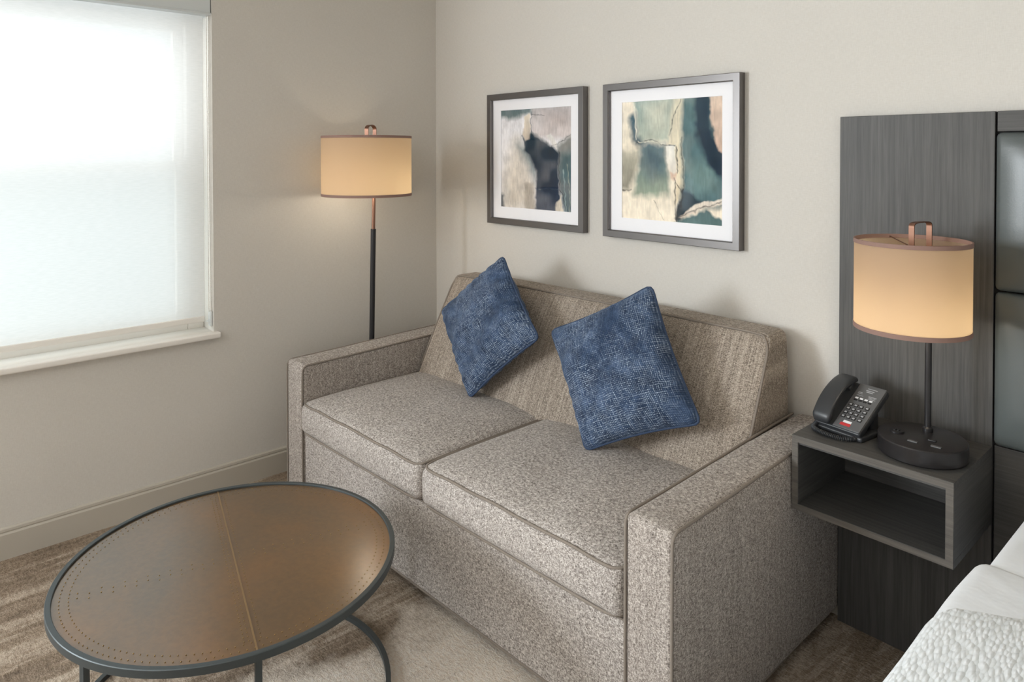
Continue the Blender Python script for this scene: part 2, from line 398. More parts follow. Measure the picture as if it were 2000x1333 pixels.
# window 1 (behind the roller shade): frame, sashes, glass, sill
def window(name, y0, y1, z0, z1, top):
    w = bpy.data.objects.new(name, None); SC.collection.objects.link(w); w['kind'] = 'structure'
    w.location = (-.16, (y0+y1)/2, z0); WM[w.name] = Matrix.Translation(w.location)
    t = .07; X0, X1 = -.2, -.125
    th_ = .22 if top else .05      # deep painted head behind the shade cassette
    obj('window_frame', join(box(X0, X1, y0, y0+t, z0, z1, .004), box(X0, X1, y1-t, y1, z0, z1, .004), box(X0, X1, y0+t, y1-t, z1-th_, z1, .004), box(X0, X1, y0+t, y1-t, z0, z0+t*.8, .004)), M_white, w, smooth=False)
    zm = 1.44; s = .042
    for nm, a, b, x0, x1 in (('upper_sash', zm-.02, z1-th_, -.195, -.165), ('lower_sash', z0+.04, zm+.025, -.165, -.135)):
        sa = obj(nm, join(box(x0, x1, y0+t, y0+t+s, a, b, .003), box(x0, x1, y1-t-s, y1-t, a, b, .003), box(x0, x1, y0+t+s, y1-t-s, b-s, b, .003), box(x0, x1, y0+t+s, y1-t-s, a, a+s, .003)), M_white, w, smooth=False)
        obj('glass_pane', grid(lambda u, v: ((x0+x1)/2, y0+t+s+u*(y1-y0-2*t-2*s), a+s+v*(b-a-2*s)), 1, 1), M_glass, sa)
    zs_ = zm+.01
    obj('insect_screen', grid(lambda u, v: (-.198, y0+t+u*(y1-y0-2*t), z0+.04+v*(zs_-z0-.04)), 1, 1), M_screen, w)
    obj('window_sill', join(box(-.125, .0, y0, y1, z0-.002, z0+.012, .002), rbox(-.004, .036, y0-.02, y1+.02, z0-.012, z0+.014, .007, (3, 10, 2))), M_white, w, angle=.6)
    return w
window('window_1', WY0, WY1, WZ0, WZ1, True)
window('window_2', V2[0], V2[1], V2[2], V2[3], False)

# roller shade
sh = thing('roller_shade', 'white sheer roller shade with a pale grey top fascia, pulled down inside the window', 'window shade', (-.06, -2.05, .75))
obj('cassette', join(box(-.085, -.004, WY0+.004, WY1-.003, 2.112, 2.27, .003), box(-.088, .004, WY0+.003, WY1-.001, 2.104, 2.1125, .002)), M_cassette, sh, smooth=False)
fx = -.052; fy0, fy1 = WY0+.03, WY1-.022
obj('shade_fabric', grid(lambda u, v: (fx+.0012*math.sin(v*9+u*5), fy0+u*(fy1-fy0), .775+v*1.34), 24, 24), M_blind, sh)
obj('hem_bar', rbox(fx-.007, fx+.007, fy0, fy1, .752, .778, .005, (2, 12, 2)), M_white, sh)
for i, y in enumerate((WY1-.012, WY1-.006)):
    pts = [(-.03+.012*i+.002*math.sin(z*2), y-.004*i*math.sin((z-.77)/1.34*PI), z) for z in np.linspace(.80, 2.11, 24)]
    beads = []
    ch = obj('bead_chain', tube(pts, .0012, 6), M_chain, sh)
    for k in range(130):
        z = .80+1.31*k/129; j = np.interp(z, [p[2] for p in pts], range(len(pts))); a = pts[int(j)]
        beads.append(lathe([(0, -.0022), (.0019, -.0011), (.0022, 0), (.0019, .0011), (0, .0022)], (a[0], a[1], z), 6))
    obj('chain_bead', join(*beads), M_chain, ch)['kind'] = 'stuff'
obj('chain_tensioner', join(box(-.04, -.012, WY1-.012, WY1-.001, .735, .80, .003), lathe([(.002, 0), (.011, 0), (.011, .006), (.002, .006)], (-.026, WY1-.012, .755), 16)), M_cassette, sh, angle=.6)

# ------------------------------------------------------------------ sofa (built in its own frame)
sofa = thing('sofa', 'grey-brown tweed two-seat sofa with track arms against the picture wall', 'sofa', (1.25, -.5, 0), .0261)
OX, OY = 1.25, -.5
def L(x, y, z): return Vector((x-OX, y-OY, z))
def sl(vf): return [Vector((p[0]-OX, p[1]-OY, p[2])) for p in vf[0]], vf[1]
def pipe(pts, parent, r=.0042, sm=6, closed=False, mat=None):
    return obj('piping', sl(tube(smooth_path(pts, sm, closed), r, 8, closed)), mat or M_pipe, parent, local=True)
SX0, SX1, SYF, SYB = .2687, 2.2185, -.973, -.04
AW, AH = .141, .611
def arm_h(y):                       # the arm rises gently towards the back
    t = min(max((y-SYF)/.93, 0), 1); return .016*t*t*(3-2*t)
for side in (0, 1):
    x0, x1 = (SX0, SX0+AW) if side == 0 else (SX1-AW, SX1)
    def afn(p, u):
        bul = .006*(1-u[1]**4)*(1-u[2]**4)
        p = Vector(p); p.x += (1 if u[0] > 0 else -1)*bul*abs(u[0])
        if side == 1: p.x += .011*max(0, (p.y+.6)/.55)
        if u[2] > -.9: p.z += arm_h(p.y)*max(u[2], 0) + .004*(1-u[0]**2)*max(0, u[2])**6
        p.z += 0
        p.y += -.004*(1-u[0]**2)*(1-u[2]**4) if u[1] < -.9 else 0
        return p
    a = obj('arm', sl(rbox(x0, x1, SYF, SYB, .03, AH, .017, (6, 36, 18), afn)), M_tweed_arm, sofa, local=True)
    for xe in (x0+.003, x1-.003):
        o = (1 if xe > (x0+x1)/2 else -1)
        pipe([(xe, SYF+.001, .034), (xe, SYF-.001, .2), (xe, SYF-.001, .4), (xe, SYF, AH-.045), (xe, SYF+.004, AH-.014), (xe, SYF+.02, AH-.003), (xe, SYF+.05, AH-.002)] +
             [(xe, y, AH-.002+arm_h(y)) for y in (-.8, -.6, -.4, -.2, -.06)], a)
    xo = SX0 if side == 0 else SX1
    pipe([(xo+(.003 if side == 0 else -.003), y, .034) for y in (SYF+.01, -.7, -.4, SYB-.02)], a)
# front rail / sofa bed box
rail = obj('front_rail', sl(rbox(SX0+AW-.004, SX1-AW+.004, SYF+.008, -.10, .03, .335, .012, (30, 8, 8))), M_tweed, sofa, local=True)
pipe([(x, SYF+.009, .034) for x in np.linspace(SX0+AW, SX1-AW, 8)], rail)
pipe([(x, SYF+.012, .332) for x in np.linspace(SX0+AW, SX1-AW, 8)], rail, .003)
# seat cushions
xm = 1.243; rnd = random.Random(7)
def cushion(x0, x1, zt, wr=.0016):
    y0, y1, z0 = SYF-.016, -.33, .338
    def cfn(p, u):
        p = Vector(p)
        cr = (1-u[0]**4)*(1-u[1]**4)
        if u[2] > 0: p.z += .028*cr*u[2]
        if u[1] < -.85:
            p.y -= .012*(1-u[0]**4)*(1-u[2]**2)
            p.y += wr*math.sin(u[0]*31+2*math.sin(u[0]*7))*(1-u[2]**2)*(.5+.5*math.sin(u[0]*3+1))
        p.z += .0022*math.sin(p.x*23+p.y*11)*max(u[2], 0)*(1-u[0]**2)
        # front corners droop slightly
        if u[2] > 0: p.z -= .010*(max(0, -u[1])**8)*(abs(u[0])**6)
        return p
    c = obj('seat_cushion', sl(rbox(x0, x1, y0, y1, z0, zt, .028, (26, 22, 7), cfn)), M_tweed, sofa, local=True)
    i = .008
    def fp(x, y, z):
        u = ((x-x0)/(x1-x0)*2-1, (y-y0)/(y1-y0)*2-1, (z-z0)/(zt-z0)*2-1); return cfn(Vector((x, y, z)), u)
    for z, s in ((zt-.0055, 1), (z0+.006, -1)):
        e = .005
        P = [fp(x0+e, y1-.05, z), fp(x0+e, y0+.25, z), fp(x0+e, y0+.06, z), fp(x0+.02, y0+.018, z), fp(x0+.06, y0+e, z)]
        P += [fp(x0+.06+(x1-x0-.12)*k/7, y0+e, z) for k in range(1, 7)]
        P += [fp(x1-.06, y0+e, z), fp(x1-.02, y0+.018, z), fp(x1-e, y0+.06, z), fp(x1-e, y0+.25, z), fp(x1-e, y1-.05, z)]
        pipe(P, c, .0042)
cushion(SX0+AW+.003, xm-.004, .468); cushion(xm+.004, SX1-AW-.003, .472, .0045)
# back
BX0, BX1, BZ0, BZ1 = SX0+AW+.02, 2.072, .40, .905
def yfront(z): return -.415 + (z-.45)/(BZ1-.45)*.235
def bfn(p, u):
    p = Vector(p); t = (u[1]+1)/2
    yf = yfront(p.z) - .018*(1-u[0]**6)*(1-abs(u[2])**3)
    p.y = yf*(1-t) + (-.062)*t if abs(u[1]) < .92 else (yf+(p.y+.4) if u[1] < 0 else -.062+(p.y+.06))
    tap = .012*max(0, u[2])**2
    p.x += -tap*u[0]
    if u[2] > 0: p.z += .006*(1-u[0]**4)*u[2]
    if u[1] < 0: p.y += .004*math.exp(-((p.x-xm)/.012)**2)*(1-max(u[2], 0))
    return p
back = obj('backrest', sl(rbox(BX0, BX1, -.4, -.06, BZ0, BZ1, .026, (34, 8, 16), bfn)), M_tweed_back, sofa, local=True)
def bp(x, z, y=-.4):
    u = ((x-BX0)/(BX1-BX0)*2-1, (y+.4)/.34*2-1, (z-BZ0)/(BZ1-BZ0)*2-1); return bfn(Vector((x, y, z)), u)
e = .0045
P = [bp(BX0+e, .5, -.394), bp(BX0+e, .65, -.394), bp(BX0+e, .80, -.394), bp(BX0+e, BZ1-.05, -.394), bp(BX0+.018, BZ1-.016, -.394), bp(BX0+.05, BZ1-e, -.394)]
P += [bp(BX0+.05+(BX1-BX0-.1)*k/9, BZ1-e, -.394) for k in range(1, 9)]
P += [bp(BX1-.05, BZ1-e, -.394), bp(BX1-.018, BZ1-.016, -.394), bp(BX1-e, BZ1-.05, -.394), bp(BX1-e, .80, -.394), bp(BX1-e, .65, -.394), bp(BX1-e, .5, -.394)]
pipe(P, back, .0042)
for x in (SX0+.08, SX1-.08):
    for y in (SYF+.08, SYB-.08): obj('leg', sl(box(x-.02, x+.02, y-.02, y+.02, 0, .034, .002)), M_black, sofa, local=True, smooth=False)

# ------------------------------------------------------------------ throw pillows
def pillow(label, corners, thick, seed, bk):
    C = [Vector(c) for c in corners]     # order around the square
    cen = sum(C, Vector())/4; N = (C[2]-C[0]).cross(C[3]-C[1]).normalized()
    if N.y > 0: N = -N
    base = cen.copy(); base.z = min(c.z for c in C)
    t = thing('throw_pillow', label, 'pillow', base, 0, 'blue throw pillows on the sofa')
    rg = random.Random(seed); n = 44
    ph = [rg.uniform(0, 6.28) for _ in range(8)]
    def edge(u, v):
        # pin-cushion outline: sides drawn in, corners kept
        a, b = u*2-1, v*2-1
        inn = .06
        a2 = a*(1-inn*(1-b*b)*abs(a)); b2 = b*(1-inn*(1-a*a)*abs(b))
        r = .13                       # rounded corners
        if abs(a2) > 1-r and abs(b2) > 1-r:
            da, db = abs(a2)-(1-r), abs(b2)-(1-r); L_ = math.hypot(da, db); m_ = max(da, db)
            if L_ > 1e-9:
                k = m_/L_; a2 = math.copysign(1-r+da*k, a2); b2 = math.copysign(1-r+db*k, b2)
        return (a2+1)/2, (b2+1)/2
    def P(u, v):
        s, q = edge(u, v)
        return C[0]*(1-s)*(1-q)+C[1]*s*(1-q)+C[2]*s*q+C[3]*(1-s)*q
    def hgt(u, v):
        a, b = u*2-1, v*2-1
        h = (max(0, 1-abs(a)**2.4)*max(0, 1-abs(b)**2.4))**.5
        w = .009*math.sin(a*5+ph[0])*math.sin(b*4+ph[1])+.004*math.sin(9*a+ph[2]+3*b)
        # gathered wrinkles near the edges
        g = .006*math.sin(u*46+ph[3]+3*math.sin(u*9))*max(0, abs(b)-.5)*2+.006*math.sin(v*46+ph[4]+3*math.sin(v*8+1))*max(0, abs(a)-.5)*2
        return h*(thick+w*1.2)+g*min(1, h*2)
    for s_, nm in ((1, 'front_panel'), (-1, 'back_panel')):
        V, Fc = grid(lambda u, v: P(u, v)+N*(s_*hgt(u, v)*(1 if s_ > 0 else bk)+s_*.0015), n, n)
        if nm == 'front_panel': FV = (V, Fc)
        else: BV = (V, Fc)
    # one closed cover with uv coordinates
    V = FV[0]+BV[0]; Fc = FV[1]+[tuple(i+len(FV[0]) for i in q) for q in BV[1]]
    m1 = n+1
    per = [i for i in range(m1)]+[j*m1+n for j in range(1, m1)]+[n*m1+i for i in range(n-1, -1, -1)]+[j*m1 for j in range(n-1, 0, -1)]
    off = len(FV[0])
    for k in range(len(per)):
        a, b = per[k], per[(k+1) % len(per)]; Fc.append((a, b, b+off, a+off))
    o = obj('cover', (V, Fc), M_velvet, t)
    uvl = o.data.uv_layers.new(name='UVMap')
    for lp in o.data.loops:
        i = lp.vertex_index % off; uvl.data[lp.index].uv = ((i % m1)/n+seed*.73, (i//m1)/n+seed*.41)
    path = [P(u, v) for u, v in [(k/24, 0) for k in range(24)]+[(1, k/24) for k in range(24)]+[(1-k/24, 1) for k in range(24)]+[(0, 1-k/24) for k in range(24)]]
    obj('piping', tube(path, .0045, 8, True), M_velvet_pipe, t)
pillow('blue slubbed velvet pillow standing on its corner, the one nearer the floor lamp',
       [on(862, 606, 1, -.33), on(917, 780, 1, -.500), on(1054, 661, 1, -.43), on(983, 499, 1, -.30)], .078, 3, .95)
pillow('larger-looking blue slubbed velvet pillow tilted against the sofa back, nearer the phone',
       [on(1075, 646, 1, -.43), on(1143, 882, 1, -.545), on(1371, 829, 1, -.42), on(1273, 556, 1, -.31)], .090, 11, .6)

# ------------------------------------------------------------------ coffee table
tc = Vector((1.264, -1.6, 0)); RT = .432
ct = thing('coffee_table', 'round coffee table with riveted bronze leather top and blackened steel frame', 'coffee table', tc)
ZT = .402
sd = Vector((.98, -.245, 0)).normalized(); sn = Vector((-sd.y, sd.x, 0))      # seam direction across the top
top = [lathe([(0, ZT-.012), (RT-.014, ZT-.012), (RT-.014, ZT-.001), (0, ZT)], tc, 96)]
top_o = obj('tabletop', top[0], M_bronze, ct, angle=.6)
rv = []
def dome(c, r): return lathe([(r, -.0002), (r*.75, r*.42), (r*.3, r*.6), (0, r*.62)], c, 8)
for R_, N_ in ((.402, 150), (.382, 142)):
    for k in range(N_):
        t = 2*PI*k/N_; rv.append(dome(tc+Vector((R_*math.cos(t), R_*math.sin(t), ZT)), .0016))
for s_ in (-1, 1):
    for o_ in ((.012, .022) if s_ < 0 else (.014,)):
        for k in range(-24, 25):
            p = tc + sd*(k*.0155) + sn*(s_*o_)
            if (p-tc).length < .375: rv.append(dome(Vector((p.x, p.y, ZT)), .0014))
    for k in range(-14, 15):
        p = tc + sn*(k*.026) + sd*(s_*.011 + (.012 if k % 2 else 0))
        if abs(k) > 1 and (p-tc).length < .372: rv.append(dome(Vector((p.x, p.y, ZT)), .0018))
r_o = obj('rivets', join(*rv), M_rivet, top_o); r_o['kind'] = 'stuff'
obj('seam_strip', ribbon([tc+sd*(k*(RT-.016)/12)+Vector((0, 0, ZT+.0006)) for k in range(-12, 13)], sn, .004, .001), M_seam, top_o, smooth=False)
obj('rim', lathe([(RT-.014, ZT-.014), (RT, ZT-.014), (RT, ZT+.003), (RT-.0015, ZT+.0045), (RT-.0125, ZT+.0045), (RT-.014, ZT+.003)], tc, 128, True), M_steel, ct, angle=.6)
RB = .42
obj('base_ring', lathe([(RB-.014, .001), (RB, .001), (RB, .015), (RB-.014, .015)], tc, 96, True), M_steel, ct, angle=.6)
a0 = math.atan2(-1.699+1.6, 1.669-1.264); a1 = math.atan2(-1.982+1.6, 1.412-1.264)
for a in (a0, a1, a0+PI, a1+PI+.05):
    M4 = Matrix.Translation(tc+Vector((math.cos(a), math.sin(a), 0))*(RB-.008)) @ Matrix.Rotation(a, 4, 'Z')
    obj('leg', xf(box(-.0075, .0075, -.0075, .0075, .014, ZT-.013, .001), M4), M_steel, ct, smooth=False)

# ------------------------------------------------------------------ framed pictures
def vnoise(x, y, seed, s):
    r = np.random.default_rng(seed); g = r.random((64, 64)); X = x*s; Y = y*s
    i = np.floor(X).astype(int); j = np.floor(Y).astype(int); a = X-i; b = Y-j; a = a*a*(3-2*a); b = b*b*(3-2*b)
    q = lambda m, n: g[m % 64, n % 64]
    return (q(i, j)*(1-a)+q(i+1, j)*a)*(1-b)+(q(i, j+1)*(1-a)+q(i+1, j+1)*a)*b
def sdf(x, y, P):
    P = np.array(P, float); d = np.full(x.shape, 1e9); ins = np.zeros(x.shape, bool)
    for k in range(len(P)):
        a, b = P[k], P[(k+1) % len(P)]; e = b-a; wx, wy = x-a[0], y-a[1]
        t = np.clip((wx*e[0]+wy*e[1])/(e@e+1e-12), 0, 1); d = np.minimum(d, np.hypot(wx-t*e[0], wy-t*e[1]))
        cnd = ((a[1] > y) != (b[1] > y)) & (x < (b[0]-a[0])*(y-a[1])/(b[1]-a[1]+1e-12)+a[0]); ins ^= cnd
    return np.where(ins, -d, d)
def seg(x, y, P):
    d = np.full(x.shape, 1e9)
    for a, b in zip(P[:-1], P[1:]):
        a = np.array(a); b = np.array(b); e = b-a; wx, wy = x-a[0], y-a[1]
        t = np.clip((wx*e[0]+wy*e[1])/(e@e), 0, 1); d = np.minimum(d, np.hypot(wx-t*e[0], wy-t*e[1]))
    return d
def lin(c): return np.array(srgb(*c)[:3])
def painting(x, y, base, layers, lines, seed):
    wx = x+(vnoise(x, y, seed, 7)-.5)*.03+(vnoise(x, y, seed+1, 24)-.5)*.022+(vnoise(x, y, seed+5, 60)-.5)*.008
    wy = y+(vnoise(x, y, seed+2, 7)-.5)*.03+(vnoise(x, y, seed+3, 24)-.5)*.022+(vnoise(x, y, seed+6, 60)-.5)*.008
    col = np.ones(x.shape+(3,))*lin(base)
    for poly, c0, c1, soft, op in layers:
        m_ = np.clip(.5-sdf(wx, wy, poly)/soft, 0, 1)*op
        m_ = m_*(1-.14*np.clip(vnoise(x, y, seed+9, 9)*1.4-.6, 0, 1))
        ys = [p[1] for p in poly]; t = np.clip((y-min(ys))/(max(ys)-min(ys)+1e-6), 0, 1)
        cc = lin(c0)*(1-t[..., None])+lin(c1)*t[..., None]
        col = col*(1-m_[..., None])+cc*m_[..., None]
    for P, c0, w_ in lines:
        m_ = np.clip(1.2-seg(wx, wy, P)/w_, 0, 1)*(.45+.55*vnoise(x, y, seed+8, 40))
        col = col*(1-m_[..., None])+lin(c0)*m_[..., None]
    br = (vnoise(x, y, seed+11, 14)-.5)*.25+(vnoise(x*3, y*.6, seed+12, 30)-.5)*.22+(vnoise(x, y, seed+13, 60)-.5)*.08
    return np.clip(col*(1+br[..., None]), 0, 1)
M = Mat('abstract_print', rough=.7, spec=.12); ca = M.n('ShaderNodeVertexColor'); ca.layer_name = 'Paint'; M.color(ca.outputs[0]); M_art = M.m
M_pane = glass_mat(); M_pane.name = 'picture_glass'; M_pane.node_tree.nodes['Mix Shader'].inputs[0].default_value = .03; M_pane.node_tree.nodes['Transparent BSDF'].inputs[0].default_value = (1, 1, 1, 1)
def picture(name, label, x0, x1, z0, z1, ax0, ax1, az0, az1, paint):
    t = thing(name, label, 'picture', ((x0+x1)/2, 0, z0), 0, 'framed abstract prints on the wall')
    w, d = .030, .036
    q = lambda a, b, c, e_, ch: None
    # mitred moulding: ring profile around the rectangle
    prof = [(0, -.003), (0, -d+.002), (.002, -d), (w-.003, -d), (w, -d+.004), (w, -.008), (w+.004, -.008), (w+.004, -.003)]
    V = []
    for (cx, cz, sx, sz) in ((x0, z0, 1, 1), (x1, z0, -1, 1), (x1, z1, -1, -1), (x0, z1, 1, -1)):
        for o_, y in prof: V.append((cx+sx*o_, y, cz+sz*o_))
    n = len(prof); Fc = [(c*n+k, c*n+(k+1) % n, ((c+1) % 4)*n+(k+1) % n, ((c+1) % 4)*n+k) for c in range(4) for k in range(n)]
    obj('picture_frame', (V, Fc), M_frame, t, smooth=False)
    mb = .018
    # mat board with a window cut for the print
    xs = (x0+w-.002, ax0, ax1, x1-w+.002); zs = (z0+w-.002, az0, az1, z1-w+.002)
    obj('mat_board', join(box(xs[0], xs[1], -mb, -mb+.003, zs[0], zs[3]), box(xs[2], xs[3], -mb, -mb+.003, zs[0], zs[3]),
        box(xs[1], xs[2], -mb, -mb+.003, zs[0], zs[1]), box(xs[1], xs[2], -mb, -mb+.003, zs[2], zs[3])), M_matboard, t, smooth=False)
    n = 200
    a = obj('print', grid(lambda u, v: (ax0-.002+u*(ax1-ax0+.004), -mb+.0035, az1+.002-v*(az1-az0+.004)), n, n), M_art, t)
    g = np.linspace(0, 1, n+1); X, Y = np.meshgrid(g, g); col = paint(X, Y).reshape(-1, 3)
    at = a.data.color_attributes.new('Paint', 'FLOAT_COLOR', 'POINT')
    at.data.foreach_set('color', np.c_[col, np.ones(len(col))].astype(np.float32).ravel())
    obj('backing', box(x0+.004, x1-.004, -.009, -.002, z0+.004, z1-.004), M_black, t, smooth=False)
    obj('glass', grid(lambda u, v: (xs[0]+u*(xs[3]-xs[0]), -.022, zs[0]+v*(zs[3]-zs[0])), 1, 1), M_pane, t)
NAVY = (34, 50, 68); TEAL = (66, 98, 108); CREAM = (244, 232, 212)
def art1(x, y):
    return painting(x, y, (236, 234, 236), [
        ([(.0, .1), (.3, .1), (.3, 1), (0, 1)], (244, 244, 250), (226, 220, 208), .25, .9),
        ([(.2, .3), (.52, .4), (.52, 1), (.05, 1), (.1, .6)], (234, 226, 214), (204, 192, 176), .2, .8),
        ([(.42, -.1), (1.1, -.1), (1.1, .32), (.46, .28)], (186, 184, 186), (214, 204, 202), .06, 1),
        ([(.62, .05), (.95, .05), (.95, .2), (.7, .22)], (190, 178, 176), (198, 186, 182), .15, .8),
        ([(-.1, -.1), (.45, -.1), (.45, .05), (.25, .085), (-.1, .08)], (84, 108, 114), (110, 128, 130), .05, 1),
        ([(.8, .36), (1.1, .22), (1.1, 1.1), (.9, 1.1), (.84, .8)], (150, 150, 146), (48, 80, 92), .06, 1),
        ([(.85, .45), (1.1, .4), (1.1, .75), (.86, .7)], (70, 100, 106), (60, 96, 106), .1, .8),
        ([(.24, .36), (.42, .34), (.56, .6), (.5, .72)], (110, 130, 136), (90, 112, 124), .12, .8),
        ([(.33, .27), (.45, .23), (.6, .3), (.72, .38), (.83, .42), (.84, .8), (.87, .93), (.78, 1.1), (.5, 1.1), (.53, .62), (.44, .5), (.36, .4)], (32, 54, 68), (38, 50, 72), .035, 1),
        ([(.36, .74), (.49, .73), (.5, 1.1), (.37, 1.1)], (172, 162, 148), (150, 140, 124), .03, .7),
        ([(.36, .08), (.43, .05), (.45, .2), (.42, .3), (.37, .32), (.32, .28), (.35, .18)], (226, 216, 200), (206, 192, 176), .02, 1),
        ([(.66, .27), (.71, .24), (.81, .35), (.8, .4), (.75, .38)], (232, 230, 226), (216, 212, 206), .015, 1),
        ([(.78, .97), (.86, .86), (.9, 1.1), (.78, 1.1)], (216, 206, 190), (216, 206, 190), .02, 1),
        ([(-.1, .82), (.03, .86), (.04, 1.1), (-.1, 1.1)], (60, 72, 78), (52, 60, 66), .04, .9)],
        [([(.45, .06), (.64, .07)], (50, 52, 56), .005), ([(.31, .28), (.36, .35)], (34, 44, 54), .01), ([(.83, .4), (.85, .8), (.95, 1)], (40, 44, 48), .006),
         ([(.45, .03), (.46, .26)], (48, 60, 66), .006), ([(.72, .4), (1, .26)], (70, 74, 78), .005), ([(.5, .79), (.84, .8)], (64, 78, 98), .005), ([(.9, .6), (.92, 1)], (150, 170, 170), .008), ([(.96, .55), (.97, 1)], (160, 170, 160), .008)], 21)
def art2(x, y):
    return painting(x, y, CREAM, [
        ([(-.1, .0), (.14, 0), (.1, .4), (-.1, .4)], (242, 232, 214), (230, 220, 200), .1, 1),
        ([(.13, -.1), (.56, -.1), (.53, .2), (.48, .34), (.17, .35)], (128, 154, 154), (180, 188, 172), .05, 1),
        ([(.25, .05), (.5, .0), (.5, .28), (.3, .3)], (226, 224, 204), (196, 200, 184), .14, .8),
        ([(.08, .14), (.14, .1), (.17, .3), (.26, .36), (.16, .39), (.1, .34)], (70, 100, 112), (50, 76, 90), .05, 1),
        ([(-.1, .42), (.2, .4), (.13, .66), (.08, .75), (-.1, .74)], (182, 178, 160), (104, 104, 90), .06, .9),
        ([(.2, .37), (.44, .37), (.5, .68), (.5, .78), (.3, .8), (.12, .82), (.16, .6)], (84, 112, 120), (148, 160, 140), .06, 1),
        ([(.22, .4), (.44, .4), (.44, .6), (.3, .66), (.22, .55)], (60, 88, 102), (66, 90, 106), .14, .8),
        ([(.53, .0), (.64, .0), (.65, .8), (.56, .85), (.56, .38), (.5, .36)], (218, 212, 188), (222, 206, 176), .05, .85),
        ([(.63, -.1), (.9, -.1), (1.1, .5), (1.1, .85), (.7, .9), (.6, .98), (.63, .7)], (88, 118, 120), (74, 104, 112), .05, 1),
        ([(.68, .55), (.9, .5), (.95, .75), (.7, .8)], (120, 146, 140), (108, 136, 136), .14, .7),
        ([(.75, -.1), (.89, -.1), (.9, .3), (1.1, .5), (1.1, .68), (.93, .6), (.84, .5), (.76, .3)], (24, 52, 70), (28, 44, 60), .05, 1),
        ([(.63, .74), (.68, .74), (.76, .82), (.9, .83), (.72, .88), (.6, 1.0), (.56, .96)], (34, 56, 68), (24, 40, 52), .03, 1),
        ([(.88, -.1), (1.1, -.1), (1.1, .52), (.95, .42), (.91, .3)], (220, 200, 182), (206, 176, 158), .02, 1),
        ([(.45, .375), (.57, .365), (.575, .6), (.53, .63), (.49, .6)], (240, 238, 230), (216, 206, 192), .012, 1),
        ([(.5, .6), (.58, .6), (.56, .66), (.51, .66)], (206, 170, 146), (206, 176, 156), .02, .8),
        ([(.6, .95), (.74, .86), (.86, .82), (1.1, .79), (1.1, .82), (.84, .88), (.64, .965)], (236, 226, 212), (210, 194, 176), .012, 1),
        ([(.54, 1.0), (.66, .96), (.86, .89), (.94, .94), (1.1, .98), (1.1, 1.1), (.5, 1.1)], (78, 104, 106), (110, 136, 134), .02, 1)],
        [([(.61, 0), (.56, .1), (.5, .3)], (48, 62, 64), .007), ([(.13, 0), (.145, .2), (.15, .33)], (230, 226, 210), .009), ([(.63, .3), (.64, .8)], (50, 56, 52), .006),
         ([(.55, .64), (.57, .8), (.57, .97)], (24, 28, 30), .009), ([(.64, .74), (.58, .98)], (22, 26, 30), .01), ([(.15, .36), (.3, .33), (.44, .37), (.57, .37)], (44, 56, 60), .006), ([(.6, .95), (.76, .9), (1, .82)], (34, 36, 36), .006),
         ([(.58, .38), (.585, .6)], (40, 44, 44), .006), ([(.56, .68), (.63, .76)], (60, 50, 40), .005), ([(0, .75), (.1, .75)], (60, 60, 50), .008), ([(.17, .35), (.3, .345), (.44, .36)], (220, 216, 200), .006), ([(.35, .83), (.44, .98)], (160, 150, 130), .004)], 55)
picture('framed_picture', 'smaller-looking framed abstract print with one dark navy figure shape, left of the pair', .4768, 1.1206, 1.150, 1.7875, .564, 1.035, 1.235, 1.706, art1)
picture('framed_picture', 'framed abstract print of teal and cream blocks with a white patch, nearer the headboard', 1.2323, 1.8678, 1.148, 1.785, 1.322, 1.787, 1.231, 1.706, art2)

# ------------------------------------------------------------------ headboard wall panels
hb = thing('headboard', 'grey oak wall headboard with upholstered grey leather panels beside the bed', 'headboard', (3.3, 0, 0))
HT = 1.612
obj('side_panel', box(2.2202, 2.6385, -.040, -.001, .0, HT, .0015), M_woodz, hb, smooth=False)
obj('backing_panel', box(2.636, 4.9, -.026, -.001, .0, HT-.002), M_gap, hb, smooth=False)
obj('top_rail', box(2.6435, 4.9, -.040, -.026, 1.556, HT, .0015), M_woodx, hb, smooth=False)
obj('lower_panel', box(2.6435, 4.9, -.040, -.026, .0, .694, .0015), M_woodx, hb, smooth=False)
for z0, z1 in ((.698, 1.1195), (1.1225, 1.553)):
    for k in range(3):
        x0 = 2.6435+k*.752; x1 = x0+.75
        def pf(p, u):
            p = Vector(p)
            if u[1] < 0: p.y -= .026*(1-abs(u[0])**5)*(1-u[2]**6)
            return p
        obj('leather_pad', rbox(x0, x1, -.056, -.026, z0, z1, .014, (16, 2, 14), pf), M_leather, hb)

# ------------------------------------------------------------------ floating nightstand
nsd = thing('nightstand', 'floating grey oak open box nightstand fixed to the headboard panel', 'nightstand', (2.4333, -.2, .4758))
x0, x1, yF, yB, z0, z1, th = 2.2278, 2.6394, -.366, -.0405, .4758, .690, .019
obj('top_board', box(x0, x1, yF, yB, z1-th, z1, .001), M_woodx, nsd, smooth=False)
obj('bottom_board', box(x0, x1, yF, yB, z0, z0+th, .001), M_woodx, nsd, smooth=False)
for a, b in ((x0, x0+th), (x1-th, x1)): obj('side_board', box(a, b, yF+.0004, yB, z0+th, z1-th, .0008), M_woody, nsd, smooth=False)
obj('back_board', box(x0+th, x1-th, yB-.012, yB-.001, z0+th, z1-th), M_woodx, nsd, smooth=False)
obj('edge_band', join(box(x0+.001, x1-.001, yF-.0012, yF, z1-th+.001, z1-.001), box(x0+.001, x1-.001, yF-.0012, yF, z0+.001, z0+th-.001), box(x0+.001, x0+th-.001, yF-.0012, yF, z0+th-.001, z1-th+.001), box(x1-th+.001, x1-.001, yF-.0012, yF, z0+th-.001, z1-th+.001)), M_woodedge, nsd, smooth=False)
obj('front_lip', box(x0+th, x1-th, yF+.004, yF+.012, z1-th-.006, z1-th), M_woodx, nsd, smooth=False)

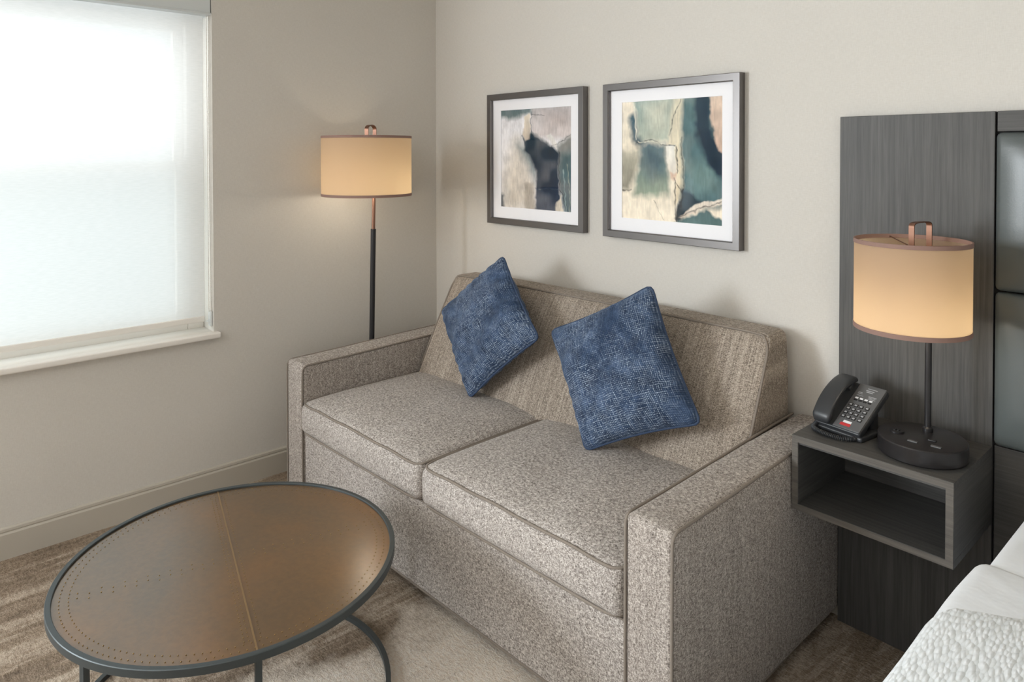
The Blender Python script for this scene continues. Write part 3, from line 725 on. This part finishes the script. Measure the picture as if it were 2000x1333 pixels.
# ------------------------------------------------------------------ lamps
def shade_parts(t, c, r, zb, zt, spider_to):
    s = obj('lamp_shade', lathe([(r, zb), (r, zt), (r-.0015, zt), (r-.0015, zb)], c, 96, True), M_shade, t, angle=.6)
    for a, b in ((zb-.001, zb+.011), (zt-.010, zt+.001)):
        obj('shade_trim', lathe([(r-.0022, a), (r+.0014, a), (r+.0014, b), (r-.0022, b)], c, 96, True), M_trim, s, angle=.6)
    rods = []
    for k in range(3):
        an = 2*PI*k/3+2.3; rods.append(tube([Vector(c)+Vector((.006*math.cos(an), .006*math.sin(an), zt-.018)), Vector(c)+Vector(((r-.002)*math.cos(an), (r-.002)*math.sin(an), zt-.006))], .0016, 6))
    rods.append(lathe([(.0, zt-.022), (.012, zt-.022), (.012, zt-.015), (0, zt-.015)], c, 16))
    obj('spider_fitter', join(*rods), M_copper, s, angle=.6)
def bulb(t, c, z, power, name):
    obj('bulb_socket', lathe([(0, z+.045), (.014, z+.045), (.014, z+.10), (0, z+.10)], c, 16), M_copper, t, angle=.6)
    obj('light_bulb', lathe([(0, z-.032), (.015, z-.029), (.027, z-.014), (.030, z), (.026, z+.016), (.016, z+.034), (.012, z+.046)], c, 20), M_bulb, t)
    l = bpy.data.lights.new(name, 'POINT'); l.energy = power; l.color = (1, .87, .68); l.shadow_soft_size = .033
    o = bpy.data.objects.new(name, l); SC.collection.objects.link(o); o.location = (c[0], c[1], z-.065); return o
# table lamp
tl = thing('table_lamp', 'lit table lamp with cream drum shade and dark round base on the nightstand', 'lamp', (2.525, -.233, .690))
bc = Vector((2.5245, -.232, 0)); sc_ = on(1780.5, 469, 1, -.262); ZTT = sc_.z; sc_.z = 0; pc = Vector((2.523, -.184, 0))
ZBT = on(1781, 643, 1, -.262).z; RTL = .1437*((sc_-CAM).dot(F)/(Vector((2.47, -.2, 0))-CAM).dot(F))
obj('base', lathe([(0, .6905), (.104, .6905), (.107, .694), (.107, .7315), (.1052, .7345), (.102, .7355), (0, .736)], bc, 96), M_dark, tl, angle=.45)
obj('pole', join(tube([pc+Vector((0, 0, .735)), pc+Vector((0, 0, 1.20))], .0085, 20), lathe([(0, .736), (.013, .736), (.013, .746), (.009, .75)], pc, 20)), M_black, tl, angle=.7)
hk = [pc+Vector((0, 0, 1.19)), pc+Vector((0, 0, ZTT)), pc+Vector((0, 0, ZTT+.028))]
hk += [sc_.lerp(pc, .5+.5*math.copysign(abs(math.cos(a))**.5, math.cos(a)))+Vector((0, 0, ZTT+.032+.014*abs(math.sin(a))**.6)) for a in np.linspace(0.1, PI-.1, 11)]
hk += [sc_+Vector((0, 0, ZTT+.028)), sc_+Vector((0, 0, ZTT)), sc_+Vector((0, 0, ZTT-.02))]
wdir = Vector((pc-sc_).cross(Vector((0, 0, 1)))).normalized()
obj('hook', ribbon(smooth_path(hk, 3), wdir, .015, .003), M_copper, tl, angle=.7)
shade_parts(tl, sc_, RTL, ZBT, ZTT, None)
bulb(tl, sc_, ZBT+.070, .66, 'table_lamp_bulb')
o_ = obj('power_outlet', join(lathe([(0, .734), (.018, .734), (.018, .7395), (.013, .7405), (0, .7395)], bc+Vector((-.058, -.015, 0)), 24), box(bc.x-.064, bc.x-.060, bc.y-.022, bc.y-.010, .739, .7425), box(bc.x-.055, bc.x-.051, bc.y-.022, bc.y-.010, .739, .7425)), M_black, tl, angle=.6)
for (dx, dy) in ((-.004, -.058), (.050, -.052)):
    obj('usb_port', box(bc.x+dx-.012, bc.x+dx+.012, bc.y+dy-.005, bc.y+dy+.005, .7350, .7385, .001), M_plate, tl, smooth=False)
obj('switch', rbox(bc.x+.02, bc.x+.04, bc.y-.022, bc.y-.012, .735, .740, .002, (2, 2, 1)), M_black, tl)

# floor lamp (stands behind the left arm, in front of the corner)
fl = thing('floor_lamp', 'lit floor lamp with cream drum shade standing in the corner behind the sofa arm', 'lamp', (.13, -.545, 0))
lx = .225
pb = Vector((lx-.002, -.558, 0)); pt = Vector((lx+.003, -.527, 0))
def pl(z): t_ = z/1.6; return pb.lerp(pt, t_)+Vector((0, 0, z))
obj('base', lathe([(0, 0.002), (.108, .002), (.113, .006), (.113, .02), (.108, .026), (0, .028)], (.133, -.555, 0), 64), M_dark, fl, angle=.7)
obj('lower_pole', tube([pl(.026), pl(1.135)], .0125, 20), M_black, fl, angle=.7)
obj('upper_pole', tube([pl(1.13), pl(1.40), pl(1.52)], .0085, 20), M_copper, fl, angle=.7)
fp = pl(1.57); fc_ = Vector((fp.x+.031, fp.y-.062, 0)); fp0 = Vector((fp.x, fp.y, 0))
hk = [fp0+Vector((0, 0, 1.51)), fp0+Vector((0, 0, 1.58)), fp0+Vector((0, 0, 1.60))]
hk += [fc_.lerp(fp0, .5+.5*math.cos(a))+Vector((0, 0, 1.612+.02*math.sin(a))) for a in np.linspace(.1, PI-.1, 9)]
hk += [fc_+Vector((0, 0, 1.60)), fc_+Vector((0, 0, 1.58)), fc_+Vector((0, 0, 1.545))]
obj('hook', ribbon(smooth_path(hk, 3), (fc_-fp0).cross(Vector((0, 0, 1))), .020, .003), M_copper, fl, angle=.7)
shade_parts(fl, fc_, .208, 1.300, 1.578, None)
bulb(fl, fc_, 1.385, 1.3, 'floor_lamp_bulb')

# ------------------------------------------------------------------ telephone
A, B_, C_, D_ = Vector((2.305, -.278, .716)), Vector((2.383, -.290, .716)), Vector((2.396, -.150, .812)), Vector((2.319, -.137, .808))
ux = (B_-A).normalized(); uy = (D_-A); uy = (uy-ux*uy.dot(ux)).normalized(); uz = ux.cross(uy)
PM = Matrix((ux, uy, uz)).transposed().to_4x4(); PM.translation = A
hd = Vector((ux.x, ux.y, 0)).normalized(); hv = Vector((-hd.y, hd.x, 0))
ph = thing('telephone', 'black corded desk telephone with keypad standing on the nightstand', 'telephone', (2.345, -.2, .690))
PW, PL_ = .079, .172
BM = Matrix((hd, hv, Vector((0, 0, 1)))).transposed().to_4x4(); BM.translation = Vector((A.x, A.y, .6905))
# wedge body: sloping top block plus foot
obj('body', join(xf(rbox(-.058, PW+.002, -.004, PL_+.002, -.022, -.0015, .006, (8, 12, 2)), PM),
    xf(rbox(-.056, PW+.008, .0, .105, .0, .014, .005, (8, 8, 1)), BM), xf(rbox(-.03, PW-.010, .085, .120, .008, .060, .006, (6, 4, 5)), BM)), M_plastic, ph)
obj('faceplate', xf(rbox(0, PW, 0, PL_, -.003, .002, .002, (6, 10, 1)), PM), M_plate, ph)
# handset: arched bar with ear and mouth pieces
def hs(u, v):
    y = -.008+u*.186; arch = .030*math.sin(PI*min(max(u, 0), 1))**.8
    e_ = min(1, (min(u, 1-u)/.06))**.5 if 0 < u < 1 else 0
    w_ = .027*(.75+.25*e_); a = v*2*PI; th_ = (.0085+.003*math.cos(2*PI*u))*(.3+.7*e_)
    return PM @ Vector((-.030+w_*math.copysign(abs(math.cos(a))**.45, math.cos(a)), y, .010+arch+th_*math.copysign(abs(math.sin(a))**.6, math.sin(a))))
hv_, hf_ = grid(hs, 32, 28); hf_ = hf_+[tuple(j*33 for j in range(28)), tuple(j*33+32 for j in range(28))]
hso = obj('handset', (hv_, hf_), M_plastic, ph, angle=.9)
for y in (.014, .150): obj('handset_cup', xf(rbox(-.050, -.012, y-.016, y+.016, -.004, .012, .005, (4, 4, 1)), PM), M_plastic, hso)
kx = [.013, .0285, .044, .062]; 
for r_ in range(4):
    for c_i, x in enumerate(kx):
        y = .040+.0155*r_
        k_ = obj('key', xf(box(x-.0058, x+.0058, y-.0052, y+.0052, .0018, .0042, .001), PM), M_key, ph, smooth=False)
        obj('key_print', xf(box(x-.0034, x+.0034, y-.0026, y+.0026, .0042, .00435), PM), M_dimprint, k_, smooth=False)
for x in (.016, .030, .044, .058):
    k_ = obj('key', xf(box(x-.0048, x+.0048, .1045, .1105, .0018, .0042, .001), PM), M_key, ph, smooth=False)
    obj('key_label', xf(box(x-.0045, x+.0045, .1125, .1185, .0019, .0024), PM), M_print, k_, smooth=False)
obj('message_label', xf(box(.022, .046, .0195, .0275, .0019, .0025), PM), M_print, ph, smooth=False)
obj('red_label', xf(box(.017, .047, .009, .0185, .0019, .0025), PM), M_red, ph, smooth=False)
obj('printed_text', join(*[xf(box(a, b, y, y+h_, .0019, .0024), PM) for a, b, y, h_ in ((.03, .058, .157, .002), (.028, .052, .149, .0028), (.031, .050, .1435, .0028), (.01, .022, .137, .002), (.01, .024, .133, .0015), (.01, .030, .126, .0012), (.044, .068, .130, .002), (.046, .066, .126, .0018), (.046, .068, .1215, .0016))]), M_dimprint, ph, smooth=False)
cr = smooth_path([BM @ Vector(q) for q in ((-.052, .002, .016), (-.05, -.016, .008), (-.03, -.030, .0078), (.0, -.036, .0078), (.03, -.034, .0078), (.055, -.020, .0078), (.068, .0, .0078), (.072, .03, .0078))], 10)
# coil around the path
coil = []; tot = 46
for i in range(tot*10):
    s_ = i/(tot*10-1)*(len(cr)-1); k = int(min(s_, len(cr)-2)); q = cr[k].lerp(cr[k+1], s_-k); T = (cr[k+1]-cr[k]).normalized()
    n1 = T.cross(Vector((0, 0, 1))).normalized(); n2 = n1.cross(T); a = i*2*PI/10; coil.append(q+n1*(.0058*math.cos(a))+n2*(.0058*math.sin(a)))
obj('coiled_cord', tube(coil, .0014, 5), M_plastic, ph)

# ------------------------------------------------------------------ bed
bed = thing('bed', 'white made bed with smooth sheet and textured blanket in the near right corner', 'bed', (3.55, -1.2, 0))
bx0, bx1 = 2.775, 4.35
obj('box_base', box(bx0+.03, bx1-.03, -2.1, -.06, .0, .22, .01), M_gap, bed, smooth=False)
def mfn(p, u):
    p = Vector(p); p.z += .006*math.sin(p.x*6+p.y*4)*max(u[2], 0); return p
obj('mattress', rbox(2.743, bx1, -2.12, -.058, .2, .600, .035, (14, 18, 5), mfn), M_sheet, bed)
def drape(xe, ya, yb, zt, zb, wav, th_, seed, fold=False):
    def fn(p, u):
        p = Vector(p)
        side = max(0, -u[0])**4
        if fold: p.y += .16*(1-math.exp(-max(0, p.x-xe)/.05))*max(0, u[1])**3
        p.x += wav*math.sin(p.y*13+seed)*side*(.4+.6*max(0, -u[2]))
        p.z += .005*math.sin(p.y*9+p.x*5+seed)*max(u[2], 0)
        return p
    return rbox(xe, bx1+.03, ya, yb, zb, zt, th_, (16, 26, 6), fn)
obj('top_sheet', drape(2.724, -2.12, -.510, .612, .21, .004, .038, 1), M_sheet, bed)
obj('blanket', drape(2.7225, -2.14, -.83, .6165, .24, .004, .036, 1, True), M_matelasse, bed)
